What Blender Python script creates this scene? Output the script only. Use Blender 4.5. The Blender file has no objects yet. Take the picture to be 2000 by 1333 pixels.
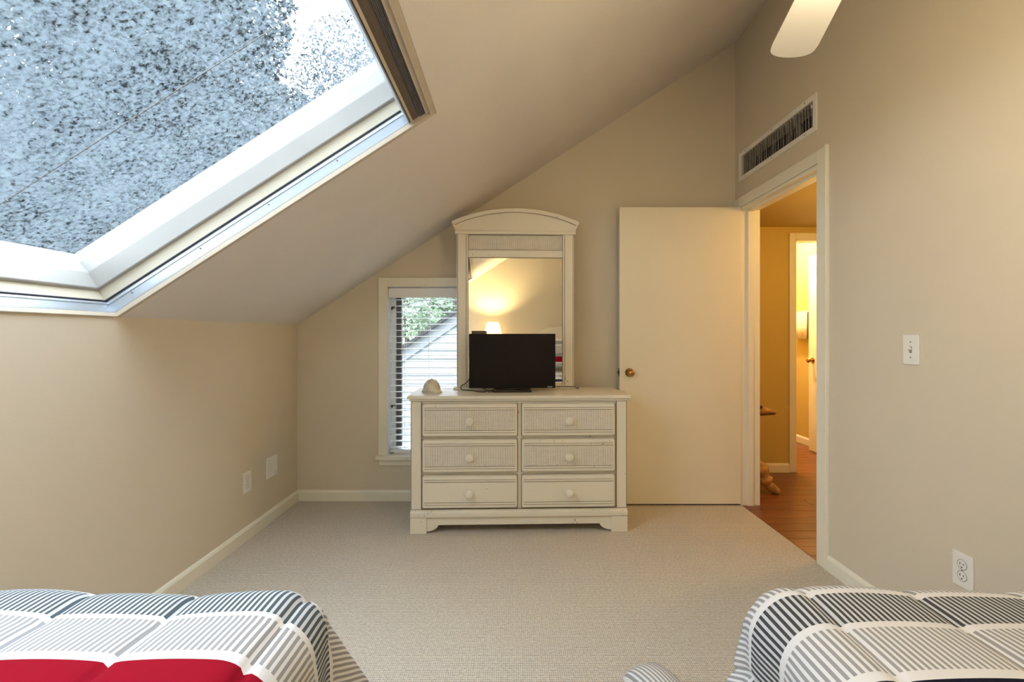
import bpy, bmesh, math, random
from mathutils import Vector, Matrix
S = bpy.context.scene
COL = S.collection
PI = math.pi

# ------------------------------------------------------------------ camera, sky, exposure
F = 920.0
cd = bpy.data.cameras.new('camera')
cd.sensor_width = 36.0; cd.lens = F/2000*36.0
cd.shift_x = -0.001; cd.shift_y = -0.00575
cd.clip_start = 0.02; cd.clip_end = 300
cam = bpy.data.objects.new('camera', cd); COL.objects.link(cam)
cam.location = (0, 0, 1.16); cam.rotation_euler = (PI/2, 0, 0)
S.camera = cam

SKY = 6.7
w = bpy.data.worlds.new('overcast_sky'); S.world = w; w.use_nodes = True
bg = w.node_tree.nodes['Background']
bg.inputs[0].default_value = (0.90, 0.95, 1.0, 1); bg.inputs[1].default_value = SKY

S.view_settings.view_transform = 'Standard'; S.view_settings.look = 'None'
S.view_settings.gamma = 1.0; S.view_settings.use_curve_mapping = False
S.view_settings.exposure = 0.80
S.cycles.use_denoising = True
S.cycles.max_bounces = 12; S.cycles.diffuse_bounces = 6; S.cycles.transparent_max_bounces = 16
S.cycles.sample_clamp_indirect = 8.0

# room numbers (metres, camera at x=0 y=0 z=1.16 looking along +y)
XL, XR, YB, YN = -1.5125, 1.556, 3.30, -1.05
KNEE, SLOPE = 1.23, 0.645
ANG = math.atan(SLOPE); CA, SA = math.cos(ANG), math.sin(ANG)
SV = Vector((CA, 0, SA)); NV = Vector((-SA, 0, CA)); SB = Vector((XL, 0, KNEE))
def SL(u, y, d): return SB + SV*u + NV*d + Vector((0, y, 0))      # a point of the sloping ceiling
def ceil_z(x): return KNEE + SLOPE*(x-XL)

def portal(name, loc, direction, sx, sy):
    l = bpy.data.lights.new(name, 'AREA'); l.shape = 'RECTANGLE'; l.size = sx; l.size_y = sy
    l.cycles.is_portal = True
    o = bpy.data.objects.new(name, l); COL.objects.link(o)
    o.location = loc; o.rotation_euler = Vector(direction).to_track_quat('-Z', 'Y').to_euler()
    return o
portal('skylight_portal', SL(0.72, 0.53, 0.33), -NV, 2.7, 1.7).rotation_euler = (0, 0, 0)
po = bpy.data.objects['skylight_portal']
po.matrix_world = Matrix.Translation(SL(0.72, 0.53, 0.34)) @ Matrix((Vector((0, 1, 0)), (NV.cross(Vector((0, 1, 0)))), NV)).transposed().to_4x4()
portal('window_portal', (-0.55, 3.47, 0.92), (0, -1, 0), 0.8, 1.3)

# ------------------------------------------------------------------ materials
MATS = {}
class NT:
    def __init__(s, name):
        m = bpy.data.materials.new(name); m.use_nodes = True
        s.m = m; s.t = m.node_tree; s.b = s.t.nodes['Principled BSDF']; s.out = s.t.nodes['Material Output']
        MATS[name] = m
    def n(s, kind, **kw):
        x = s.t.nodes.new(kind)
        for k, v in kw.items():
            if k in ('ins',):
                for i, val in v.items(): x.inputs[i].default_value = val
            else: setattr(x, k, v)
        return x
    def l(s, a, b): s.t.links.new(a, b)
    def math(s, op, a, b=None, c=None):
        x = s.n('ShaderNodeMath', operation=op)
        for i, v in enumerate((a, b, c)):
            if v is None: continue
            if isinstance(v, (int, float)): x.inputs[i].default_value = v
            else: s.l(v, x.inputs[i])
        return x.outputs[0]
    def coords(s, which='Object'): return s.n('ShaderNodeTexCoord').outputs[which]
    def noise(s, vec, scale, detail=3, rough=.55, dist=0):
        x = s.n('ShaderNodeTexNoise'); x.inputs['Scale'].default_value = scale
        x.inputs['Detail'].default_value = detail; x.inputs['Roughness'].default_value = rough
        x.inputs['Distortion'].default_value = dist
        s.l(vec, x.inputs['Vector']); return x.outputs['Fac']
    def ramp(s, fac, stops, interp='LINEAR'):
        x = s.n('ShaderNodeValToRGB'); r = x.color_ramp; r.interpolation = interp
        while len(r.elements) < len(stops): r.elements.new(0.5)
        for e, (p, c) in zip(r.elements, stops):
            e.position = p; e.color = (c[0], c[1], c[2], 1) if not isinstance(c, (int, float)) else (c, c, c, 1)
        s.l(fac, x.inputs[0]); return x.outputs[0]
    def mix(s, fac, a, b):
        x = s.n('ShaderNodeMix', data_type='RGBA')
        for i, v in ((0, fac), (6, a), (7, b)):
            if isinstance(v, (int, float)): x.inputs[i].default_value = v
            elif isinstance(v, tuple): x.inputs[i].default_value = (*v[:3], 1)
            else: s.l(v, x.inputs[i])
        return x.outputs[2]
    def color(s, c):
        if isinstance(c, tuple): s.b.inputs['Base Color'].default_value = (*c, 1)
        else: s.l(c, s.b.inputs['Base Color'])
    def bump(s, h, strength, dist):
        x = s.n('ShaderNodeBump'); x.inputs['Strength'].default_value = strength; x.inputs['Distance'].default_value = dist
        s.l(h, x.inputs['Height']); s.l(x.outputs[0], s.b.inputs['Normal'])
    def rough(s, r): s.b.inputs['Roughness'].default_value = r
    def xyz(s, vec):
        x = s.n('ShaderNodeSeparateXYZ'); s.l(vec, x.inputs[0]); return x.outputs

def plain(name, col, rough=.5, metal=0, var=.06, scale=6, bump=0, bscale=60):
    t = NT(name); c = t.coords()
    n = t.noise(c, scale, 4)
    lo = tuple(x*(1-var) for x in col); hi = tuple(min(1, x*(1+var)) for x in col)
    t.color(t.ramp(n, [(.3, lo), (.7, hi)])); t.rough(rough); t.b.inputs['Metallic'].default_value = metal
    if bump: t.bump(t.noise(c, bscale, 3), bump, .002)
    return t.m

plain('wall_paint', (.645, .583, .468), .65, var=.02, scale=2, bump=.12, bscale=140)
plain('ceiling_paint', (.70, .665, .62), .8, var=.03, scale=3, bump=.55, bscale=170)
plain('trim_paint', (.80, .78, .67), .35, var=.02)
plain('door_paint', (.79, .745, .61), .38, var=.02, scale=2)
plain('white_plastic', (.80, .79, .76), .35, var=.02)
plain('slot_black', (.02, .02, .02), .6)
plain('screw_grey', (.30, .28, .25), .4, metal=.6)
plain('brass', (.50, .27, .09), .25, metal=1)
plain('dark_metal', (.05, .04, .03), .4, metal=.6)
plain('chrome', (.6, .6, .6), .2, metal=1)
plain('fan_white', (.82, .80, .74), .4, var=.02)
plain('tv_black', (.011, .008, .008), .45)
MATS['tv_black'].node_tree.nodes['Principled BSDF'].inputs['Specular IOR Level'].default_value = .12
plain('tv_stand_black', (.012, .011, .011), .3)
plain('logo_white', (.7, .7, .75), .4)
plain('cord_black', (.02, .018, .016), .5)
plain('box_brown', (.10, .06, .03), .5, var=.2, scale=20)
plain('bronze_frame', (.06, .055, .055), .5, var=.2)
plain('blind_white', (.82, .84, .86), .4, var=.02)
plain('cord_white', (.85, .85, .85), .6)
plain('sky_frame', (.385, .385, .37), .45, var=.03)
plain('sky_return', (.60, .56, .45), .55, var=.03)
plain('sky_bead', (.52, .46, .37), .5, var=.05)
plain('track_alu', (.45, .50, .56), .35, metal=.55, var=.08, scale=3)
plain('track_dark', (.08, .085, .10), .5)
plain('cassette_brown', (.11, .085, .07), .6, var=.12, scale=14)
plain('pleat_grey', (.085, .085, .095), .7, var=.2, scale=40)
plain('siding_paint', (.33, .35, .40), .6, var=.04, scale=4)
plain('rake_paint', (.30, .32, .37), .6)
plain('roof_shingle', (.05, .052, .06), .8, var=.3, scale=20)
plain('bark', (.07, .055, .045), .9, var=.3, scale=12, bump=.6, bscale=30)
plain('grass_ground', (.06, .09, .04), .9, var=.4, scale=1.5)
plain('mattress_white', (.7, .69, .67), .8)
plain('carved_wood', (.46, .26, .10), .6, var=.35, scale=22, bump=.8, bscale=45)
plain('carved_dark', (.10, .04, .02), .6)
plain('towel_white', (.80, .72, .58), .9, bump=.6, bscale=200)
plain('ceramic_base', (.55, .50, .42), .3)
plain('shell_white', (.62, .60, .52), .45, var=.15, scale=30)
plain('shell_shade', (.16, .12, .05), .5, var=.2, scale=30)
plain('duct_dark', (.02, .019, .018), .7)
plain('louver', (.34, .32, .30), .5, var=.45, scale=30)
plain('hall_lit_paint', (.56, .42, .13), .65, var=.02)  # beige walls, with the warm hall light put into the paint colour

# antique white furniture paint
t = NT('antique_white'); c = t.coords()
n1 = t.noise(c, 5, 4); n2 = t.noise(c, 60, 2)
mp = t.n('ShaderNodeMapping'); mp.inputs['Scale'].default_value = (1, 1, 26); t.l(c, mp.inputs[0])
n3 = t.noise(mp.outputs[0], 7, 3)
base = t.mix(t.math('MULTIPLY', n3, .35), (.78, .74, .63), (.66, .61, .50))
base = t.mix(t.math('GREATER_THAN', t.math('MULTIPLY', n1, n2), .42), base, (.46, .40, .32))
t.color(base); t.rough(.45); t.bump(n3, .08, .001)
plain('glaze_line', (.27, .22, .165), .6, var=.2, scale=30)
# woven wicker panel
t = NT('wicker'); c = t.coords(); o = t.xyz(c)
nn = t.noise(c, 30, 3); mp = t.n('ShaderNodeMapping'); mp.inputs['Scale'].default_value = (70, 1, 3); t.l(c, mp.inputs[0]); vs = t.noise(mp.outputs[0], 1, 2)
ph = t.math('MULTIPLY', t.math('GREATER_THAN', t.math('SINE', t.math('MULTIPLY', o[0], PI/.014)), 0), PI)
rib = t.math('ABSOLUTE', t.math('SINE', t.math('MULTIPLY', o[0], PI/.014)))
st = t.math('SINE', t.math('ADD', t.math('MULTIPLY', o[2], 2*PI/.0085), ph))
h = t.math('ADD', t.math('MULTIPLY', rib, .5), t.math('MULTIPLY_ADD', st, .25, .25))
low = t.math('SUBTRACT', 1.0, h); 
dk = t.math('MULTIPLY', t.math('MULTIPLY', low, 1.15), t.math('ADD', t.math('MULTIPLY', nn, .8), t.math('MULTIPLY', vs, .5)))
t.color(t.mix(dk, (.82, .78, .68), (.50, .45, .37)))
t.rough(.55); t.bump(h, .8, .004)
# carpet: loops in rows
t = NT('carpet'); c = t.coords(); o = t.xyz(c)
nz = t.noise(c, 90, 2); big = t.noise(c, 1.7, 3)
row = t.math('SINE', t.math('ADD', t.math('MULTIPLY', o[1], 2*PI/.0085), t.math('MULTIPLY', nz, 2.4)))
colm = t.math('SINE', t.math('ADD', t.math('MULTIPLY', o[0], 2*PI/.0075), t.math('MULTIPLY', nz, 2.4)))
hh = t.math('MULTIPLY', t.math('MULTIPLY_ADD', row, .5, .5), t.math('MULTIPLY_ADD', colm, .35, .65))
hh = t.math('ADD', hh, t.math('MULTIPLY', t.math('SUBTRACT', nz, .5), .8))
cc = t.ramp(hh, [(.0, (.38, .34, .285)), (.45, (.70, .65, .57)), (1, (.82, .77, .69))])
t.color(t.mix(t.math('MULTIPLY', big, .18), cc, (.42, .36, .29))); t.rough(.95); t.bump(hh, .7, .004)
# hall planks
t = NT('wood_plank'); c = t.coords()
oi = t.n('ShaderNodeObjectInfo')
mp = t.n('ShaderNodeMapping'); mp.inputs['Scale'].default_value = (1.2, 14, 14)
t.l(c, mp.inputs[0]); av = t.n('ShaderNodeVectorMath', operation='ADD'); t.l(mp.outputs[0], av.inputs[0]); t.l(oi.outputs['Random'], av.inputs[1])
n = t.noise(av.outputs[0], 3, 5, .6, .6)
cw = t.ramp(n, [(.25, (.10, .028, .010)), (.5, (.21, .065, .020)), (.75, (.32, .115, .035))])
t.color(t.mix(t.math('MULTIPLY', oi.outputs['Random'], .45), cw, (.13, .035, .012))); t.rough(.3)
# mirror
t = NT('mirror_silver'); t.color((.90, .90, .88)); t.b.inputs['Metallic'].default_value = 1; t.rough(.01)
# clear window pane
t = NT('clear_glass')
g = t.n('ShaderNodeBsdfGlossy'); g.inputs['Roughness'].default_value = .02
tr = t.n('ShaderNodeBsdfTransparent'); tr.inputs[0].default_value = (.92, .95, .97, 1)
mx = t.n('ShaderNodeMixShader'); mx.inputs[0].default_value = .05
t.l(tr.outputs[0], mx.inputs[1]); t.l(g.outputs[0], mx.inputs[2]); t.l(mx.outputs[0], t.out.inputs[0])
# weathered skylight pane: clear spots in a film of dirt
t = NT('weathered_glass'); c = t.coords()
big = t.noise(c, 1.6, 4, .6); mid = t.noise(c, 9, 3, .6, .4); fine = t.noise(c, 75, 2, .5, .5); grit = t.noise(c, 190, 2)
m1 = t.math('ADD', t.math('MULTIPLY', fine, .75), t.math('MULTIPLY', grit, .35))
m1 = t.math('ADD', m1, t.math('MULTIPLY', t.math('SUBTRACT', mid, .5), .30))
m1 = t.math('ADD', m1, t.math('MULTIPLY', t.math('SUBTRACT', big, .5), .30))
film = t.ramp(m1, [(.41, .05), (.47, .30), (.55, .44), (.66, .62)])
tl = t.n('ShaderNodeBsdfTranslucent'); tl.inputs[0].default_value = (.115, .147, .172, 1)
tr = t.n('ShaderNodeBsdfTransparent'); tr.inputs[0].default_value = (.82, .88, .92, 1)
mx = t.n('ShaderNodeMixShader'); t.l(film, mx.inputs[0]); t.l(tr.outputs[0], mx.inputs[1]); t.l(tl.outputs[0], mx.inputs[2])
g = t.n('ShaderNodeBsdfGlossy'); g.inputs['Roughness'].default_value = .08
m2 = t.n('ShaderNodeMixShader'); m2.inputs[0].default_value = .03
t.l(mx.outputs[0], m2.inputs[1]); t.l(g.outputs[0], m2.inputs[2]); t.l(m2.outputs[0], t.out.inputs[0])
# leaves
def leafmat(name, a, b):
    t = NT(name); c = t.coords(); n = t.noise(c, 2.5, 3)
    t.color(t.ramp(n, [(.3, a), (.7, b)])); t.rough(.6)
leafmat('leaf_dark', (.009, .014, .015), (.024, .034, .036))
leafmat('leaf_mid', (.10, .17, .09), (.20, .27, .15))
leafmat('leaf_pale', (.22, .30, .20), (.34, .40, .30))
# lamp shade and glowing glass
t = NT('lamp_shade')
tl = t.n('ShaderNodeBsdfTranslucent'); tl.inputs[0].default_value = (.85, .76, .58, 1)
df = t.n('ShaderNodeBsdfDiffuse'); df.inputs[0].default_value = (.8, .74, .6, 1)
mx = t.n('ShaderNodeMixShader'); mx.inputs[0].default_value = .22
t.l(df.outputs[0], mx.inputs[1]); t.l(tl.outputs[0], mx.inputs[2]); t.l(mx.outputs[0], t.out.inputs[0])
def glow(name, col, st):
    t = NT(name); t.color(col); t.b.inputs['Emission Color'].default_value = (*col, 1); t.b.inputs['Emission Strength'].default_value = st
glow('bulb_glow', (1, .82, .55), 12)

def comforter_mat(name, bands, dark, solid, uv=True, axis=1, light=(.29, .29, .30), white=(.66, .66, .67)):
    t = NT(name); o = t.xyz(t.coords('UV')); u, v = o[0], o[1]
    f = t.math('FRACT', t.math('DIVIDE', u, .0118))
    st = t.math('GREATER_THAN', f, .48)
    lightc = t.mix(st, white, light); darkc = t.mix(st, (.50, .52, .54), dark)
    sn = t.noise(t.coords(), 40, 3)
    solidc = t.mix(t.math('MULTIPLY', sn, .5), solid, tuple(x*.72 for x in solid))
    col = lightc
    for lo, hi, k in bands:
        m = t.math('MULTIPLY', t.math('GREATER_THAN', v, lo), t.math('LESS_THAN', v, hi))
        col = t.mix(m, col, {'w': white, 'd': darkc, 's': solidc, 'l': lightc}[k])
    t.color(col); t.rough(.95); t.b.inputs['Specular IOR Level'].default_value = .1
    t.bump(t.noise(t.coords(), 260, 2), .15, .001)
    return t.m
comforter_mat('comforter_red', [(1.018, 1.034, 'w'), (.930, 1.018, 'd'), (.917, .930, 'w'), (.793, .815, 'w'), (.42, .793, 's'), (.395, .42, 'w'),
    (.10, .12, 'w'), (-.18, .10, 'd'), (-.20, -.18, 'w')], (.075, .095, .11), (.27, .004, .016))
comforter_mat('comforter_navy', [(.985, 1.002, 'w'), (.895, .985, 'd'), (.877, .895, 'w'), (.748, .768, 'w'), (.40, .748, 's'), (.38, .40, 'w'),
    (.10, .12, 'w'), (-.18, .10, 'd'), (-.20, -.18, 'w')], (.06, .06, .066), (.012, .012, .026))
comforter_mat('sham_bands', [(.42, .60, 'w'), (.36, .42, 'd'), (.34, .36, 'w'), (.17, .22, 'd'), (.09, .17, 's'), (.075, .09, 'w')], (.10, .10, .11), (.27, .004, .016))
comforter_mat('pillow_stripes', [], (.1, .1, .1), (.5, .5, .5))

# ------------------------------------------------------------------ mesh helpers
class MB:
    def __init__(s): s.bm = bmesh.new()
    def _merge(s, b):
        me = bpy.data.meshes.new('tmp'); b.to_mesh(me); b.free(); s.bm.from_mesh(me); bpy.data.meshes.remove(me)
    def box(s, x0, x1, y0, y1, z0, z1, bev=0, seg=2, rot=None, at=None):
        b = bmesh.new(); bmesh.ops.create_cube(b, size=1)
        for v in b.verts: v.co = Vector(((x0+x1)/2+v.co.x*(x1-x0), (y0+y1)/2+v.co.y*(y1-y0), (z0+z1)/2+v.co.z*(z1-z0)))
        if bev: bmesh.ops.bevel(b, geom=b.edges[:], offset=bev, segments=seg, affect='EDGES', profile=.6)
        if rot is not None: bmesh.ops.transform(b, matrix=rot, verts=b.verts)
        if at is not None: bmesh.ops.translate(b, vec=at, verts=b.verts)
        s._merge(b); return s
    def cyl(s, p0, p1, r0, r1=None, seg=20, cap=True):
        r1 = r0 if r1 is None else r1
        p0, p1 = Vector(p0), Vector(p1); d = p1-p0
        b = bmesh.new(); bmesh.ops.create_cone(b, cap_ends=cap, segments=seg, radius1=r0, radius2=r1, depth=d.length)
        bmesh.ops.transform(b, matrix=Matrix.Translation((p0+p1)/2) @ d.to_track_quat('Z', 'Y').to_matrix().to_4x4(), verts=b.verts)
        s._merge(b); return s
    def sph(s, c, r, sc=(1, 1, 1), seg=18, rings=12):
        b = bmesh.new(); bmesh.ops.create_uvsphere(b, u_segments=seg, v_segments=rings, radius=r)
        for v in b.verts: v.co = Vector((c[0]+v.co.x*sc[0], c[1]+v.co.y*sc[1], c[2]+v.co.z*sc[2]))
        s._merge(b); return s
    def lathe(s, prof, c=(0, 0, 0), axis=(0, 0, 1), seg=28):
        q = Vector(axis).to_track_quat('Z', 'Y'); rows = []
        for r, z in prof:
            rows.append([s.bm.verts.new(Vector(c)+q @ Vector((r*math.cos(2*PI*i/seg), r*math.sin(2*PI*i/seg), z))) for i in range(seg)])
        for a, b in zip(rows, rows[1:]):
            for i in range(seg):
                s.bm.faces.new((a[i], a[(i+1) % seg], b[(i+1) % seg], b[i]))
        for r_, row in ((prof[0][0], rows[0]), (prof[-1][0], rows[-1])):
            if r_ > 1e-4:
                try: s.bm.faces.new(row)
                except ValueError: pass
        return s
    def tube(s, pts, r, seg=8):
        pts = [Vector(p) for p in pts]; rs = r if isinstance(r, (list, tuple)) else [r]*len(pts); rows = []
        for i, p in enumerate(pts):
            d = (pts[min(i+1, len(pts)-1)]-pts[max(i-1, 0)]).normalized()
            up = Vector((0, 0, 1)) if abs(d.z) < .9 else Vector((1, 0, 0))
            a = d.cross(up).normalized(); b = d.cross(a)
            rr = rs[i] if isinstance(rs[i], tuple) else (rs[i], rs[i])
            rows.append([s.bm.verts.new(p+a*rr[0]*math.cos(2*PI*k/seg)+b*rr[1]*math.sin(2*PI*k/seg)) for k in range(seg)])
        for a, b in zip(rows, rows[1:]):
            for k in range(seg): s.bm.faces.new((a[k], a[(k+1) % seg], b[(k+1) % seg], b[k]))
        s.bm.faces.new(rows[0]); s.bm.faces.new(rows[-1]); return s
    def prism(s, poly, y0, y1, axis='y'):
        def P(a, b, c): return (a, c, b) if axis == 'y' else ((c, a, b) if axis == 'x' else (a, b, c))
        A = [s.bm.verts.new(P(a, b, y0)) for a, b in poly]; B = [s.bm.verts.new(P(a, b, y1)) for a, b in poly]
        n = len(poly); s.bm.faces.new(A); s.bm.faces.new(B[::-1])
        for i in range(n): s.bm.faces.new((A[i], A[(i+1) % n], B[(i+1) % n], B[i]))
        return s
    def quads(s, rows, close=False):
        V = [[s.bm.verts.new(p) for p in r] for r in rows]
        for a, b in zip(V, V[1:]):
            n = len(a)
            for i in range(n if close else n-1): s.bm.faces.new((a[i], a[(i+1) % n], b[(i+1) % n], b[i]))
        return s
    def build(s, name, mat, parent=None, smooth=False, loc=None):
        bmesh.ops.recalc_face_normals(s.bm, faces=s.bm.faces[:])
        me = bpy.data.meshes.new(name); s.bm.to_mesh(me); s.bm.free()
        me.materials.append(MATS[mat])
        if smooth:
            for p in me.polygons: p.use_smooth = True
            if smooth != 'all':
                me.set_sharp_from_angle(angle=math.radians(35))
        o = bpy.data.objects.new(name, me); COL.objects.link(o)
        if parent is not None: o.parent = parent
        if loc is not None: o.location = loc
        return o
def tag(o, label=None, cat=None, group=None, kind=None):
    for k, v in (('label', label), ('category', cat), ('group', group), ('kind', kind)):
        if v: o[k] = v
    return o
def thing(name, label, cat, loc=(0, 0, 0), rz=0, group=None, kind=None):
    o = bpy.data.objects.new(name, None); COL.objects.link(o); o.empty_display_size = .05
    o.location = loc; o.rotation_euler = (0, 0, rz)
    return tag(o, label, cat, group, kind)
def bx(*a, **k): return MB().box(*a, **k)
def dupl(o, parent, name=None, loc=None):
    c = o.copy(); COL.objects.link(c); c.parent = parent
    if loc is not None: c.location = loc
    return c

def grid_wall(us, vs, holes, t0, t1, mapf):
    """a wall in (u,v) with rectangular holes; t0,t1 its two faces; mapf(u,v,t) -> point"""
    m = MB(); nu, nv = len(us)-1, len(vs)-1
    def solid(i, j):
        if not (0 <= i < nu and 0 <= j < nv): return False
        cu, cv = (us[i]+us[i+1])/2, (vs[j]+vs[j+1])/2
        return not any(a < cu < b and c < cv < d for a, b, c, d in holes)
    V = {}
    def v(i, j, k):
        if (i, j, k) not in V: V[(i, j, k)] = m.bm.verts.new(mapf(us[i], vs[j], (t0, t1)[k]))
        return V[(i, j, k)]
    def face(*p):
        try: m.bm.faces.new(p)
        except ValueError: pass
    for i in range(nu):
        for j in range(nv):
            if not solid(i, j): continue
            for k in (0, 1): face(v(i, j, k), v(i+1, j, k), v(i+1, j+1, k), v(i, j+1, k))
            if not solid(i-1, j): face(v(i, j, 0), v(i, j+1, 0), v(i, j+1, 1), v(i, j, 1))
            if not solid(i+1, j): face(v(i+1, j, 0), v(i+1, j+1, 0), v(i+1, j+1, 1), v(i+1, j, 1))
            if not solid(i, j-1): face(v(i, j, 0), v(i+1, j, 0), v(i+1, j, 1), v(i, j, 1))
            if not solid(i, j+1): face(v(i, j+1, 0), v(i+1, j+1, 0), v(i+1, j+1, 1), v(i, j+1, 1))
    return m

# ------------------------------------------------------------------ room shell
# window hole and door hole numbers
WX0, WX1, WZ0, WZ1 = -0.878, -0.275, 0.318, 1.50
DY0, DY1, DZ = 2.394, 3.225, 2.03
VY0, VY1, VZ0, VZ1 = 2.432, 3.208, 2.235, 2.378

tag(bx(XL-.1, XR+.002, YN-.1, YB+.1, -.12, 0).build('floor', 'carpet'), 'beige looped carpet covering the bedroom floor', 'floor', kind='structure')
tag(bx(XL-.12, XL, YN-.1, YB+.12, -.1, KNEE).build('wall_left', 'wall_paint'), 'low beige knee wall under the sloping ceiling and skylight', 'wall', kind='structure')
wb = grid_wall([XL-.0, WX0, WX1, XR], [0, WZ0, WZ1, 3.6], [(WX0, WX1, WZ0, WZ1)], YB, YB+.12,
               lambda u, v, t_: (u, t_, min(v, ceil_z(u)+.02))).build('wall_back', 'wall_paint')
tag(wb, 'beige gable wall behind the dresser and open door', 'wall', kind='structure')
wr = grid_wall([YN-.1, DY0, VY0, VY1, DY1, YB+.12], [-.02, DZ, VZ0, VZ1, 3.5],
               [(DY0, DY1, -.1, DZ), (VY0, VY1, VZ0, VZ1)], XR, XR+.12, lambda u, v, t_: (t_, u, v)).build('wall_right', 'wall_paint')
tag(wr, 'tall beige wall with the hall doorway and air vent', 'wall', kind='structure')
wn = grid_wall([XL, XR], [0, 3.6], [], YN-.12, YN, lambda u, v, t_: (u, t_, min(v, ceil_z(u)+.02))).build('wall_near', 'wall_paint')
tag(wn, 'beige headboard wall opposite the dresser, seen in the mirror', 'wall', kind='structure')

# sloping ceiling slab with the skylight shaft
U0, U1, Y1S, Y0S = .023, 1.410, 1.775, -.70
HT = .041
cs = grid_wall([-.16, U0-HT, U1+HT, 3.9], [YN-.15, Y0S-HT, Y1S+HT, YB+.15], [(U0-HT, U1+HT, Y0S-HT, Y1S+HT)], 0, .30,
               lambda u, v, t_: SL(u, v, t_)).build('ceiling', 'ceiling_paint')
tag(cs, 'sloping off white textured ceiling cut by the skylight', 'ceiling', kind='structure')

# baseboards
def baseboard(name, p0, p1, inward, label):
    p0, p1, q = Vector(p0), Vector(p1), Vector(inward)
    prof = [(0, 0), (.014, 0), (.014, .060), (.009, .070), (.004, .076), (0, .076)]
    o = MB().quads([[p0+q*a+Vector((0, 0, z)) for a, z in prof], [p1+q*a+Vector((0, 0, z)) for a, z in prof]], close=True)
    for p in (p0, p1): o.bm.faces.new([o.bm.verts.new(p+q*a+Vector((0, 0, z))) for a, z in prof])
    return tag(o.build(name, 'trim_paint'), label, 'baseboard', kind='structure')
baseboard('baseboard_back', (XL, YB, 0), (XR, YB, 0), (0, -1, 0), 'cream baseboard along the gable wall behind the dresser')
baseboard('baseboard_left', (XL, YN, 0), (XL, YB-.014, 0), (1, 0, 0), 'cream baseboard along the low knee wall')
baseboard('baseboard_right', (XR, YN, 0), (XR, 2.324, 0), (-1, 0, 0), 'cream baseboard along the right wall in front of the doorway')
baseboard('baseboard_near', (XL+.014, YN, 0), (XR-.014, YN, 0), (0, 1, 0), 'cream baseboard along the headboard wall')

# ------------------------------------------------------------------ skylight
sky = thing('window_2', 'large skylight with weathered glass in the sloping ceiling', 'skylight', SL(.7, .5, 0), kind='structure')
def R(t_, d):    # ring of four corners at inset t and depth d
    return [SL(U0+t_, Y0S+t_, d), SL(U1-t_, Y0S+t_, d), SL(U1-t_, Y1S-t_, d), SL(U0+t_, Y1S-t_, d)]
def ring(name, prof, mat, parent=sky):
    m = MB().quads([R(a, d) for a, d in prof], close=True)
    o = m.build(name, mat, None); o.parent = parent
    o.matrix_parent_inverse = Matrix.Translation(parent.location).inverted(); return o
ring('ceiling_bead', [(-.041, .001), (-.0215, .0005), (-.0215, -.0035), (-.0195, -.0045), (-.0165, -.0045), (-.0150, -.003), (-.0156, .014), (-.041, .016)], 'sky_bead')
tr_ = ring('shade_track', [(-.041, .0145), (-.0165, .0155), (-.0165, .023), (-.0205, .0235), (-.0225, .054), (-.020, .055), (-.020, .057), (-.0255, .058), (-.0275, .069)], 'track_alu')
ring('track_groove', [(-.0275, .069), (-.036, .070), (-.038, .080), (-.034, .081), (-.034, .084), (-.041, .084)], 'track_dark')
ring('shaft_lining', [(-.0405, .083), (-.0400, .1315)], 'sky_return')
ring('window_frame', [(-.041, .131), (-.026, .131), (-.024, .134), (-.0225, .200), (-.0235, .206), (-.0440, .272), (-.060, .272)], 'sky_frame')
def glass_pane(y0, y1, name):
    m = MB(); a = [SL(U0-.058, y0, .273), SL(U1+.058, y0, .273), SL(U1+.058, y1, .273), SL(U0-.058, y1, .273)]
    m.quads([a], close=False); m.bm.faces.new([m.bm.verts.new(p) for p in a])
    o = m.build(name, 'weathered_glass'); o.parent = sky; o.matrix_parent_inverse = Matrix.Translation(sky.location).inverted(); return o
glass_pane(Y0S-.058, 1.3995, 'pane'); glass_pane(1.4005, Y1S+.058, 'pane')
def part_world(m, name, mat, parent, smooth=False):
    o = m.build(name, mat, None, smooth); o.parent = parent
    o.matrix_parent_inverse = (Matrix.Translation(parent.location) @ Matrix.Rotation(parent.rotation_euler.z, 4, 'Z')).inverted(); return o
part_world(MB().tube([SL(U0-.04, 1.395, .271), SL(U1+.04, 1.395, .271)], .0009, 6), 'glazing_wire', 'screw_grey', sky)
# pleated shade drawn up against the upper edge
def slbox(u0, u1, y0, y1, d0, d1):
    m = MB(); m.quads([[SL(a, y0, b) for a, b in ((u0, d0), (u1, d0), (u1, d1), (u0, d1))], [SL(a, y1, b) for a, b in ((u0, d0), (u1, d0), (u1, d1), (u0, d1))]], close=True)
    for y in (y0, y1): m.bm.faces.new([m.bm.verts.new(SL(a, y, b)) for a, b in ((u0, d0), (u1, d0), (u1, d1), (u0, d1))])
    return m
shade = thing('pleated_shade', 'brown pleated skylight shade drawn up along the upper edge of the skylight', 'shade', SL(1.38, .5, 0))
ya, yb = Y0S+.02, Y1S-.004+.012
for nm_, a_, b_, d_, mt_ in (('rail_lip', 0, .0045, .003, 'track_alu'), ('rail_gap', .0045, .0085, .008, 'track_dark'), ('bottom_rail', .0085, .018, .002, 'sky_bead'),
                            ('fabric_band', .018, .050, .012, 'cassette_brown'), ('head_rail', .074, .090, .003, 'sky_bead')):
    part_world(slbox(1.336+a_, 1.336+b_, ya, yb, d_, .07), nm_, mt_, shade)
for k in range(5):
    u = 1.386+k*.0048
    part_world(slbox(u, u+.0036, ya, yb, .008, .06), 'pleat', 'pleat_grey', shade)
for k in range(5):      # screws in the side track
    u = .10+k*.31
    part_world(MB().cyl(SL(u, Y1S+.0215, .046), SL(u, Y1S+.018, .046), .0028, seg=10), 'screw', 'screw_grey', sky)

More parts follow.
